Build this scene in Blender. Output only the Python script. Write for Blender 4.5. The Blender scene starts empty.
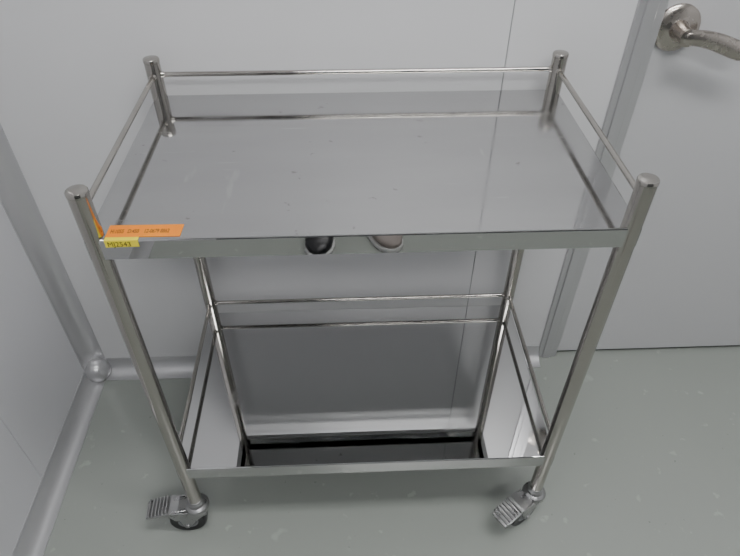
import bpy, bmesh, math, random
from mathutils import Vector, Matrix
random.seed(3)
C=bpy.context.scene.collection
# ---------------------------------------------------------------- materials
def mat(name,col,rough=.5,metal=0.,noise=None,bump=None,spec=.5,rvar=None,emit=None,speck=None,smudge=None):
    m=bpy.data.materials.new(name);m.use_nodes=True;nt=m.node_tree;b=nt.nodes['Principled BSDF']
    b.inputs['Base Color'].default_value=(*col,1);b.inputs['Roughness'].default_value=rough
    b.inputs['Metallic'].default_value=metal;b.inputs['Specular IOR Level'].default_value=spec
    tc=nt.nodes.new('ShaderNodeTexCoord')
    def noisetex(scale,vec,detail=4,dist=0,rot=0):
        mp=nt.nodes.new('ShaderNodeMapping');mp.inputs['Scale'].default_value=vec;mp.inputs['Rotation'].default_value=(0,0,rot)
        nt.links.new(tc.outputs['Object'],mp.inputs[0])
        n=nt.nodes.new('ShaderNodeTexNoise');n.inputs['Scale'].default_value=scale;n.inputs['Detail'].default_value=detail
        n.inputs['Distortion'].default_value=dist
        nt.links.new(mp.outputs[0],n.inputs['Vector']);return n
    def rng(n,a,b_,c,d):
        r=nt.nodes.new('ShaderNodeMapRange')
        for i,v in zip((1,2,3,4),(a,b_,c,d)):r.inputs[i].default_value=v
        nt.links.new(n,r.inputs[0]);return r.outputs[0]
    out=None
    if noise:
        sc,vec,c2,lo,hi=noise
        n=noisetex(sc,vec);r=nt.nodes.new('ShaderNodeValToRGB')
        r.color_ramp.elements[0].position=lo;r.color_ramp.elements[0].color=(*col,1)
        r.color_ramp.elements[1].position=hi;r.color_ramp.elements[1].color=(*c2,1)
        nt.links.new(n.outputs['Fac'],r.inputs[0]);out=r.outputs[0]
        nt.links.new(out,b.inputs['Base Color'])
    if speck:
        for s in speck:
            sc,lo,hi,c2=s[:4];vec=s[4] if len(s)>4 else (1,1,1);rot=s[5] if len(s)>5 else 0
            n=noisetex(sc,vec,3,0,rot);f=rng(n.outputs['Fac'],lo,hi,0,1)
            mx=nt.nodes.new('ShaderNodeMix');mx.data_type='RGBA'
            nt.links.new(f,mx.inputs[0]);nt.links.new(out,mx.inputs[6]);mx.inputs[7].default_value=(*c2,1)
            out=mx.outputs[2];nt.links.new(out,b.inputs['Base Color'])
    ro=None
    if rvar:
        sc,vec,lo,hi=rvar
        n=noisetex(sc,vec,6);ro=rng(n.outputs['Fac'],.35,.65,lo,hi)
        nt.links.new(ro,b.inputs['Roughness'])
    if smudge:
        for sc,vec,lo,hi,amt,rot in smudge:
            n=noisetex(sc,vec,5,.6,rot);f=rng(n.outputs['Fac'],lo,hi,0,amt)
            ad=nt.nodes.new('ShaderNodeMath');ad.operation='ADD'
            nt.links.new(ro,ad.inputs[0]);nt.links.new(f,ad.inputs[1]);ro=ad.outputs[0]
            nt.links.new(ro,b.inputs['Roughness'])
    if bump:
        sc,vec,st,dist=bump
        n=noisetex(sc,vec);bp=nt.nodes.new('ShaderNodeBump');bp.inputs['Strength'].default_value=st
        bp.inputs['Distance'].default_value=dist
        nt.links.new(n.outputs['Fac'],bp.inputs['Height']);nt.links.new(bp.outputs[0],b.inputs['Normal'])
    if emit:
        b.inputs['Emission Color'].default_value=(1,1,1,1);b.inputs['Emission Strength'].default_value=emit
    return m
M={}
M['wall']=mat('wall_panel',(.66,.66,.67),.36,noise=(2.5,(1,1,1),(.69,.69,.70),.3,.7),bump=(160,(1,1,1),.04,.001))
M['wallL']=mat('wall_panel_left',(.65,.65,.675),.38,noise=(2.5,(1,1,1),(.68,.68,.705),.3,.7),bump=(160,(1,1,1),.04,.001))
M['wallF']=mat('wall_dark_for_reflections',(.08,.085,.09),.5)  # unseen front wall, coloured dark to deepen reflections in the steel
M['seam']=mat('seam_grey',(.34,.34,.35),.6)
M['dark']=mat('gap_strip_dark',(.06,.065,.065),.6)
M['door']=mat('door_paint',(.54,.54,.55),.38,bump=(160,(1,1,1),.04,.001))
M['cove']=mat('cove_aluminium',(.54,.54,.55),.30,.5)
M['frame']=mat('frame_aluminium',(.52,.52,.53),.32,.55)
M['floor']=mat('floor_epoxy',(.31,.332,.305),.2,noise=(1.6,(1,1,1),(.325,.347,.32),.35,.7),rvar=(5,(1,1,1),.16,.26),bump=(14,(1,1,1),.05,.003),
   speck=[(28,.66,.72,(.38,.405,.37)),(9,.70,.74,(.37,.395,.365)),(70,.72,.76,(.22,.24,.22))])
M['ceil']=mat('ceiling_panel',(.7,.7,.7),.6)
M['tube']=mat('steel_tube',(.42,.40,.37),.15,1.,noise=(30,(1,1,.05),(.48,.46,.43),.3,.7),rvar=(60,(1,1,.03),.10,.20))
M['pan']=mat('steel_brushed_sheet',(.50,.50,.50),.08,1.,noise=(6,(.6,3,1),(.53,.53,.53),.3,.7),rvar=(22,(.3,1.5,1),.035,.085),bump=(5,(1,1,1),.03,.002),
   speck=[(26,.71,.76,(.58,.58,.575),(1,.25,1),.5),(40,.70,.74,(.36,.35,.34),(1,1,1),0),(60,.71,.74,(.61,.61,.61),(.12,2,1),-.3)],
   smudge=[(5,(1,1,1),.52,.62,.10,0),(60,(.05,2,1),.62,.68,.09,.35),(60,(.05,2,1),.64,.69,.09,-.6)])
M['flange']=mat('steel_polished_flange',(.52,.52,.515),.04,1.,rvar=(10,(.3,1,1),.015,.045),bump=(6,(1,1,1),.04,.002))
M['pan_low']=mat('steel_mirror_sheet',(.60,.60,.60),.03,1.,rvar=(8,(1,1,1),.005,.03),bump=(5,(1,1,1),.04,.002),smudge=[(7,(1,1,1),.60,.68,.07,0)])
M['zinc']=mat('zinc_cast',(.38,.38,.38),.32,.9,rvar=(50,(1,1,1),.24,.42))
M['rubber']=mat('black_rubber',(.012,.012,.014),.4)
M['hub']=mat('grey_plastic_hub',(.22,.225,.23),.4)
M['orange']=mat('orange_tape',(.92,.25,.005),.5,noise=(20,(1,1,1),(.95,.30,.01),.3,.7))
M['yellow']=mat('yellow_label',(.90,.74,.02),.5,noise=(20,(1,1,1),(.92,.78,.06),.3,.7))
M['ink']=mat('ink',(.03,.025,.02),.6)
M['inkr']=mat('ink_brown',(.07,.02,.01),.6)
M['satin']=mat('satin_nickel',(.50,.46,.42),.24,1.,rvar=(60,(1,1,1),.2,.3))
M['lamp']=mat('lamp_diffuser',(.9,.9,.9),.5,emit=25.0)
M['shoeb']=mat('shoe_black',(.01,.01,.012),.35)
M['sole']=mat('shoe_sole_white',(.75,.75,.74),.5)
M['shoep']=mat('shoe_taupe',(.30,.26,.24),.6)
# ---------------------------------------------------------------- helpers
def finish(name,bm,m,parent=None,smooth=False,bevel=0,seg=2):
    bmesh.ops.recalc_face_normals(bm,faces=bm.faces)
    me=bpy.data.meshes.new(name);bm.to_mesh(me);bm.free()
    ms=m if isinstance(m,(list,tuple)) else [m]
    for x in ms: me.materials.append(M[x])
    if smooth:
        for p in me.polygons:p.use_smooth=True
        try: me.set_sharp_from_angle(angle=math.radians(35))
        except Exception: pass
    o=bpy.data.objects.new(name,me);C.objects.link(o)
    if bevel:
        md=o.modifiers.new('bevel','BEVEL');md.width=bevel;md.segments=seg;md.limit_method='ANGLE'
    if parent:o.parent=parent
    return o
def box(bm,a,b,mi=0,mx=None):
    vs=[bm.verts.new(Vector((x,y,z)) if mx is None else mx@Vector((x,y,z))) for x in(a[0],b[0]) for y in(a[1],b[1]) for z in(a[2],b[2])]
    for f in((0,1,3,2),(4,6,7,5),(0,4,5,1),(2,3,7,6),(0,2,6,4),(1,5,7,3)):
        fc=bm.faces.new([vs[i] for i in f]);fc.material_index=mi
def tube(bm,p0,p1,r,n=24,mi=0):
    path(bm,[p0,p1],[r,r],n,mi)
def path(bm,pts,rad,n=20,mi=0,flat=1.0,upv=None):
    pts=[Vector(p) for p in pts];rings=[]
    for i,p in enumerate(pts):
        t=(pts[min(i+1,len(pts)-1)]-pts[max(i-1,0)]).normalized()
        up=upv or (Vector((0,0,1)) if abs(t.z)<.9 else Vector((1,0,0)))
        a=t.cross(up).normalized();b=t.cross(a).normalized()
        rings.append([bm.verts.new(p+rad[i]*(math.cos(2*math.pi*k/n)*a+flat*math.sin(2*math.pi*k/n)*b)) for k in range(n)])
    for i in range(len(rings)-1):
        for k in range(n):
            f=bm.faces.new((rings[i][k],rings[i][(k+1)%n],rings[i+1][(k+1)%n],rings[i+1][k]));f.material_index=mi
    for r in(rings[0],rings[-1]):
        f=bm.faces.new(r);f.material_index=mi
def lathe(bm,prof,mx,n=40,mi=0):
    rings=[]
    for r,h in prof:
        if r<1e-6: rings.append([bm.verts.new(mx@Vector((0,0,h)))])
        else: rings.append([bm.verts.new(mx@Vector((r*math.cos(2*math.pi*k/n),r*math.sin(2*math.pi*k/n),h))) for k in range(n)])
    for A,B in zip(rings,rings[1:]):
        for k in range(n):
            k2=(k+1)%n
            if len(A)==1 and len(B)==1: continue
            if len(A)==1: f=bm.faces.new((A[0],B[k],B[k2]))
            elif len(B)==1: f=bm.faces.new((A[k],A[k2],B[0]))
            else: f=bm.faces.new((A[k],A[k2],B[k2],B[k]))
            f.material_index=mi
def prism(bm,poly,y0,y1,mx):
    A=[bm.verts.new(mx@Vector((a,y0,b))) for a,b in poly];B=[bm.verts.new(mx@Vector((a,y1,b))) for a,b in poly]
    n=len(poly);bm.faces.new(A);bm.faces.new(B)
    for k in range(n):bm.faces.new((A[k],A[(k+1)%n],B[(k+1)%n],B[k]))
def empty(name,loc=(0,0,0)):
    e=bpy.data.objects.new(name,None);e.empty_display_size=.1;e.location=loc;C.objects.link(e);return e
# ---------------------------------------------------------------- room
XL,YW,XR,YF,H=-.365,.442,2.3,-2.4,2.45
XS=.6185;FX0,FX1=.832,.882
bm=bmesh.new();box(bm,(XL-.1,YF-.1,-.05),(XR+.1,YW+.12,0));finish('floor',bm,'floor')
bm=bmesh.new();box(bm,(XL-.1,YF-.1,H),(XR+.1,YW+.12,H+.05));finish('ceiling',bm,'ceil')
bm=bmesh.new()
box(bm,(XL,YW,0),(XS-.0011,YW+.04,H));box(bm,(XS+.0011,YW,0),(FX0+.01,YW+.04,H))
box(bm,(XL-.1,YW+.002,0),(FX0+.01,YW+.05,H),1)
DX1=FX1+.86;DH=2.05
box(bm,(DX1+.05,YW,0),(XR+.1,YW+.05,H));box(bm,(FX0,YW,DH+.05),(DX1+.06,YW+.05,H))
finish('wall_back',bm,['wall','seam'])
bm=bmesh.new();YS=.10
box(bm,(XL-.05,YS+.001,0),(XL,YW,H));box(bm,(XL-.05,YF,0),(XL,YS-.001,H));box(bm,(XL-.06,YF,0),(XL-.002,YW,H),1)
finish('wall_left',bm,['wallL','seam'])
bm=bmesh.new();box(bm,(XR,YF,0),(XR+.1,YW,H));finish('wall_right',bm,'wall')
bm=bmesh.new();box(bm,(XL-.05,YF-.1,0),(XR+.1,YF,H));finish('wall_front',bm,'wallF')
def cove(name,origin,along,u,v,length,r=.036,lip=.006):
    bm=bmesh.new();o=Vector(origin);al=Vector(along);u=Vector(u);v=Vector(v);N=12
    prof=[(0,0),(r+lip,0),(r+lip,.002)]
    prof+=[(r-r*math.sin(t*math.pi/2/N)+.002,r-r*math.cos(t*math.pi/2/N)+.002) for t in range(N+1)]
    prof+=[(.002,r+lip),(0,r+lip)]
    A=[bm.verts.new(o+u*a+v*b) for a,b in prof];B=[bm.verts.new(o+al*length+u*a+v*b) for a,b in prof]
    n=len(prof)
    for i in range(n):bm.faces.new((A[i],A[(i+1)%n],B[(i+1)%n],B[i]))
    bm.faces.new(A);bm.faces.new(B)
    return finish(name,bm,'cove',smooth=True)
cove('baseboard_back',(XL+.045,YW,0),(1,0,0),(0,-1,0),(0,0,1),FX0-XL-.045)
cove('baseboard_left',(XL,YW-.045,0),(0,-1,0),(1,0,0),(0,0,1),YW-.045-YF)
cove('trim_1',(XL,YW,.045),(0,0,1),(1,0,0),(0,-1,0),H-.045)
bm=bmesh.new()
lathe(bm,[(0,.036),(.004,.036),(.005,.034),(.012,.033),(.022,.028),(.030,.018),(.034,.006),(.036,0),(.036,-.02)],
  Matrix.Translation((XL+.020,YW-.020,.020))@Vector((0,0,1)).rotation_difference(Vector((1,-1,1))).to_matrix().to_4x4(),32)
finish('trim_2',bm,'cove',smooth=True)
bm=bmesh.new()
for a,b in((FX0,FX1),(DX1,DX1+.05)):
    box(bm,(a,YW-.006,0),(b,YW+.05,DH+.05))
    box(bm,(a+.012,YW-.010,0),(b-.016,YW-.005,DH+.03))
box(bm,(FX1,YW-.006,DH),(DX1,YW+.05,DH+.05))
finish('trim_3',bm,'frame',bevel=.0015)
door=empty('door_1',(FX1,YW,0))
bm=bmesh.new();box(bm,(.004,.004,.012),(.856,.044,DH-.004));finish('leaf',bm,'door',door,bevel=.002)
bm=bmesh.new();box(bm,(.006,.012,.001),(.854,.04,.014));finish('door_gap_strip',bm,'dark',door)  # dark strip filling the gap below the leaf
bm=bmesh.new();box(bm,(0,.02,0),(.86,.05,.003));finish('threshold',bm,'cove',door)
hx,hz=.915-FX1,.880
bm=bmesh.new()
T=Matrix.Translation((hx,.004,hz))@Matrix.Rotation(math.radians(90),4,'X')
lathe(bm,[(0,0),(.041,0),(.041,.005),(.039,.0075),(.032,.010),(.020,.0115),(.017,.013),(.0155,.018),(.0145,.028),(.014,.044),(.015,.054),(0,.0565)],T,48)
pts=[];rad=[]
for i in range(17):
    t=i/16;pts.append((hx-.010+.130*t,-.046-.004*t,hz+.000-.024*t+.005*math.sin(t*math.pi*1.5)))
    rad.append((.0125+.0035*math.sin(min(1,t*1.3)*math.pi*.5))*(.75 if i==0 else 1)*(1 if t<.93 else .8))
path(bm,pts,rad,24,0,.55,upv=Vector((0,1,0)))
finish('lever_handle',bm,'satin',door,smooth=True)
for nm,(lx,ly) in (('ceiling_lamp',(.75,-.45)),('ceiling_lamp.001',(.75,-1.75))):
    e=empty(nm,(lx,ly,H))
    bm=bmesh.new();box(bm,(-.61,-.16,-.025),(.61,.16,0));finish('housing',bm,'ceil',e,bevel=.003)
    bm=bmesh.new();box(bm,(-.59,-.14,-.028),(.59,.14,-.0252));finish('diffuser',bm,'lamp',e)
# ---------------------------------------------------------------- cart
W,D=.70,.395;R=.0132
ZT,ZR,ZLR=.858,.829,.280
ZA,ZL=.787,.2375
cart=empty('steel_utility_cart')
posts=[(0,0),(W,0),(0,D),(W,D)]
bm=bmesh.new()
for x,y in posts:
    T=Matrix.Translation((x,y,0))
    lathe(bm,[(0,.100),(R,.100),(R,ZT-.007)],T,32)
    lathe(bm,[(R,ZT-.0075),(R*.97,ZT-.0072),(R*1.04,ZT-.0064),(R*1.04,ZT-.002),(R*.96,ZT-.0004),(R*.8,ZT+.0003),(0,ZT+.0008)],T,32)
finish('posts',bm,'tube',cart,smooth=True)
bm=bmesh.new();rr=.0042
for z in(ZR,ZLR):
    tube(bm,(0,D,z),(W,D,z),rr);tube(bm,(0,0,z),(0,D,z),rr);tube(bm,(W,0,z),(W,D,z),rr)
    for (a,b) in (((0,D),(1,0)),((W,D),(-1,0)),((0,D),(0,-1)),((W,D),(0,-1)),((0,0),(0,1)),((W,0),(0,1))):
        p=Vector((a[0],a[1],z));d=Vector((b[0],b[1],0))
        path(bm,[p+d*(R-.001),p+d*(R+.004)],[rr*1.5,rr*1.02],20)
finish('guard_rails',bm,'tube',cart,smooth=True)
def tray(name,zs,h,m):
    e=.010;t=.0015
    bm=bmesh.new()
    x0,y0,x1,y1=-e,-e,W+e,D+e
    def ring(i,z): return [bm.verts.new((x0+i,y0+i,z)),bm.verts.new((x1-i,y0+i,z)),bm.verts.new((x1-i,y1-i,z)),bm.verts.new((x0+i,y1-i,z))]
    rings=[ring(.0022,zs),ring(.0012,zs-.0003),ring(.0004,zs-.001),ring(0,zs-.0022),ring(0,zs-h),ring(.012,zs-h),ring(.012,zs-h+t),ring(t,zs-h+t),ring(t,zs-t)]
    bm.faces.new(rings[0]);bm.faces.new(rings[-1])
    for j,(A,B) in enumerate(zip(rings,rings[1:])):
        for k in range(4):
            f=bm.faces.new((A[k],A[(k+1)%4],B[(k+1)%4],B[k]));f.material_index=1 if j in(1,2,3,4) else 0
    finish(name,bm,[m,'flange'],cart)
tray('top_tray',ZA,.031,'pan')
tray('lower_tray',ZL,.031,'pan_low')
# ---------------------------------------------------------------- casters
def caster(i,x,y,ang,brake=True):
    mx=Matrix.Translation((x,y,0))@Matrix.Rotation(ang,4,'Z')
    e=empty('caster_%d'%i);e.parent=cart
    wr=.038;off=.026
    wm=mx@Matrix.Translation((off,0,wr))@Matrix.Rotation(math.radians(90),4,'X')
    bm=bmesh.new()
    lathe(bm,[(.019,-.010),(.024,-.0125),(.034,-.0125),(.0368,-.010),(wr,-.005),(wr,.005),(.0368,.010),(.034,.0125),(.024,.0125),(.019,.010)],wm,48)
    finish('tyre_%d'%i,bm,'rubber',e,smooth=True)
    bm=bmesh.new()
    lathe(bm,[(0,-.0135),(.008,-.0135),(.009,-.009),(.016,-.009),(.018,-.0125),(.0205,-.0125),(.0205,.0125),(.018,.0125),(.016,.009),(.009,.009),(.008,.0135),(0,.0135)],wm,40)
    finish('hub_%d'%i,bm,'hub',e,smooth=True)
    bm=bmesh.new()
    lathe(bm,[(0,.076),(.020,.076),(.0235,.079),(.0245,.085),(.023,.091),(.0195,.094),(.0165,.096),(.0165,.104),(.0145,.106),(.0142,.112),(0,.112)],mx,36)
    for s in(-1,1):
        y0,y1=s*.0150,s*.0180
        prism(bm,[(-.019,.084),(.024,.084),(.034,.072),(.037,.052),(.034,.034),(.027,.028),(.019,.032),(.008,.050),(-.010,.068),(-.019,.074)],y0,y1,mx)
    box(bm,(-.019,-.018,.077),(.026,.018,.083),0,mx)
    lathe(bm,[(0,-.022),(.006,-.022),(.0065,-.018),(.0065,.018),(.006,.022),(0,.022)],wm,6)
    finish('fork_%d'%i,bm,'zinc',e,smooth=True,bevel=.0008)
    if brake:
        bm=bmesh.new()
        pr=[(.020,.088),(.036,.092),(.052,.092),(.068,.089),(.086,.084),(.102,.079)]
        wd=[.014,.018,.020,.021,.021,.018]
        top=[];bot=[]
        for (a,b),w in zip(pr,wd):
            top.append([bm.verts.new(mx@Vector((a,-w,b+.003))),bm.verts.new(mx@Vector((a,w,b+.003)))])
            bot.append([bm.verts.new(mx@Vector((a,-w,b-.004))),bm.verts.new(mx@Vector((a,w,b-.004)))])
        for k in range(len(pr)-1):
            bm.faces.new((top[k][0],top[k][1],top[k+1][1],top[k+1][0]));bm.faces.new((bot[k][0],bot[k+1][0],bot[k+1][1],bot[k][1]))
            for s in(0,1):bm.faces.new((top[k][s],top[k+1][s],bot[k+1][s],bot[k][s]))
        bm.faces.new((top[0][0],top[0][1],bot[0][1],bot[0][0]));bm.faces.new((top[-1][0],top[-1][1],bot[-1][1],bot[-1][0]))
        for k in range(6):
            t=.057+.0074*k;zz=.0922-(t-.058)*.28
            box(bm,(t,-.0195,zz),(t+.0034,.0195,zz+.0065),0,mx)
        for s in(-1,1):
            y0,y1=sorted((s*.0185,s*.0215))
            prism(bm,[(.022,.092),(.052,.094),(.056,.084),(.046,.066),(.034,.060),(.022,.070)],y0,y1,mx)
        finish('brake_pedal_%d'%i,bm,'zinc',e,bevel=.0008)
caster(1,0,0,math.radians(183))
caster(2,W,0,math.radians(213))
caster(3,0,D,math.radians(200),False)
caster(4,W,D,math.radians(215),False)
# ---------------------------------------------------------------- labels
zf=ZA+.0002
def card(name,pts,m,parent):
    bm=bmesh.new();f=bm.faces.new([bm.verts.new(p) for p in pts])
    r=bmesh.ops.extrude_face_region(bm,geom=[f]);n=(Vector(pts[1])-Vector(pts[0])).cross(Vector(pts[2])-Vector(pts[1])).normalized()
    for v in r['geom']:
        if isinstance(v,bmesh.types.BMVert):v.co+=n*.0003
    return finish(name,bm,m,parent)
def text(name,s,loc,rot,size,m,parent,sx=1,off=.0001):
    cu=bpy.data.curves.new(name,'FONT');cu.body=s;cu.size=size;cu.extrude=.00005;cu.materials.append(M[m]);cu.offset=off
    o=bpy.data.objects.new(name,cu);o.location=loc;o.rotation_euler=rot;o.scale=(sx,1,1);C.objects.link(o);o.parent=parent
lab=empty('orange_tape_label');lab.parent=cart
card('tape',[(.015,-.003,zf),(.110,-.004,zf),(.111,.021,zf),(.015,.022,zf)],'orange',lab)
text('tape_text','H:1055   D:450    12-0679 8862',(.019,.005,zf+.0004),(0,0,-.012),.0110,'inkr',lab,.53)
card('tag',[(.0155,-.0103,ZA-.0105),(.058,-.0103,ZA-.010),(.058,-.0103,ZA+.0002),(.0155,-.0103,ZA+.0002)],'yellow',lab)
card('tag_fold',[(.0155,-.0106,zf),(.058,-.0106,zf),(.058,-.0038,zf),(.0155,-.0033,zf)],'yellow',lab)
text('tag_text','MJ2543',(.0185,-.0109,ZA-.0090),(math.radians(90),0,0),.0105,'ink',lab,.95,0)
# ---------------------------------------------------------------- unseen shoes, added for dark and beige reflections in the tray flange
def shoe(name,x,y,ang,m):
    mx=Matrix.Translation((x,y,0))@Matrix.Rotation(ang,4,'Z')
    e=empty(name)
    N=28
    secs=[(-.125,.022,.060),(-.115,.032,.066),(-.08,.037,.068),(-.03,.036,.066),(.02,.041,.060),(.07,.047,.050),(.105,.043,.040),(.128,.028,.030),(.137,.010,.022)]
    for part,mm,z0,k1,zs in (('upper',m,.012,1.0,1),('sole','sole',0,1.07,0)):
        bm=bmesh.new();rings=[]
        for yy,w,h in secs:
            ring=[]
            for k in range(N):
                a=2*math.pi*k/N;c,s=math.cos(a),math.sin(a)
                if zs: z=z0+max(0,.5*h+.5*h*math.copysign(abs(s)**.7,s))*.9
                else: z=.009+.009*math.copysign(abs(s)**.3,s)
                ring.append(bm.verts.new(mx@Vector((k1*w*math.copysign(abs(c)**.8,c),yy*(1.02 if not zs else 1),z))))
            rings.append(ring)
        for A,B in zip(rings,rings[1:]):
            for k in range(N):bm.faces.new((A[k],A[(k+1)%N],B[(k+1)%N],B[k]))
        bm.faces.new(rings[0]);bm.faces.new(rings[-1])
        finish(part,bm,mm,e,smooth=True)
shoe('shoe',.235,-1.03,.08,'shoeb')
shoe('shoe.001',.415,-1.04,-.5,'shoep')
# ---------------------------------------------------------------- camera
yaw,pitch,roll=.04436,.73573,.00398
d=Vector((math.sin(yaw)*math.cos(pitch),math.cos(yaw)*math.cos(pitch),-math.sin(pitch)))
r=d.cross(Vector((0,0,1))).normalized();u=r.cross(d)
r2=r*math.cos(roll)+u*math.sin(roll);u2=-r*math.sin(roll)+u*math.cos(roll)
cam=bpy.data.cameras.new('camera');cam.sensor_width=36;cam.lens=36*604.38/740;cam.clip_start=.02
co=bpy.data.objects.new('camera',cam)
m4=Matrix((r2,u2,-d)).transposed().to_4x4();m4.translation=Vector((.32653,-.62342,1.26772));co.matrix_world=m4
C.objects.link(co);bpy.context.scene.camera=co
w=bpy.data.worlds.new('world');bpy.context.scene.world=w;w.use_nodes=True
w.node_tree.nodes['Background'].inputs[0].default_value=(.8,.85,.9,1);w.node_tree.nodes['Background'].inputs[1].default_value=.1
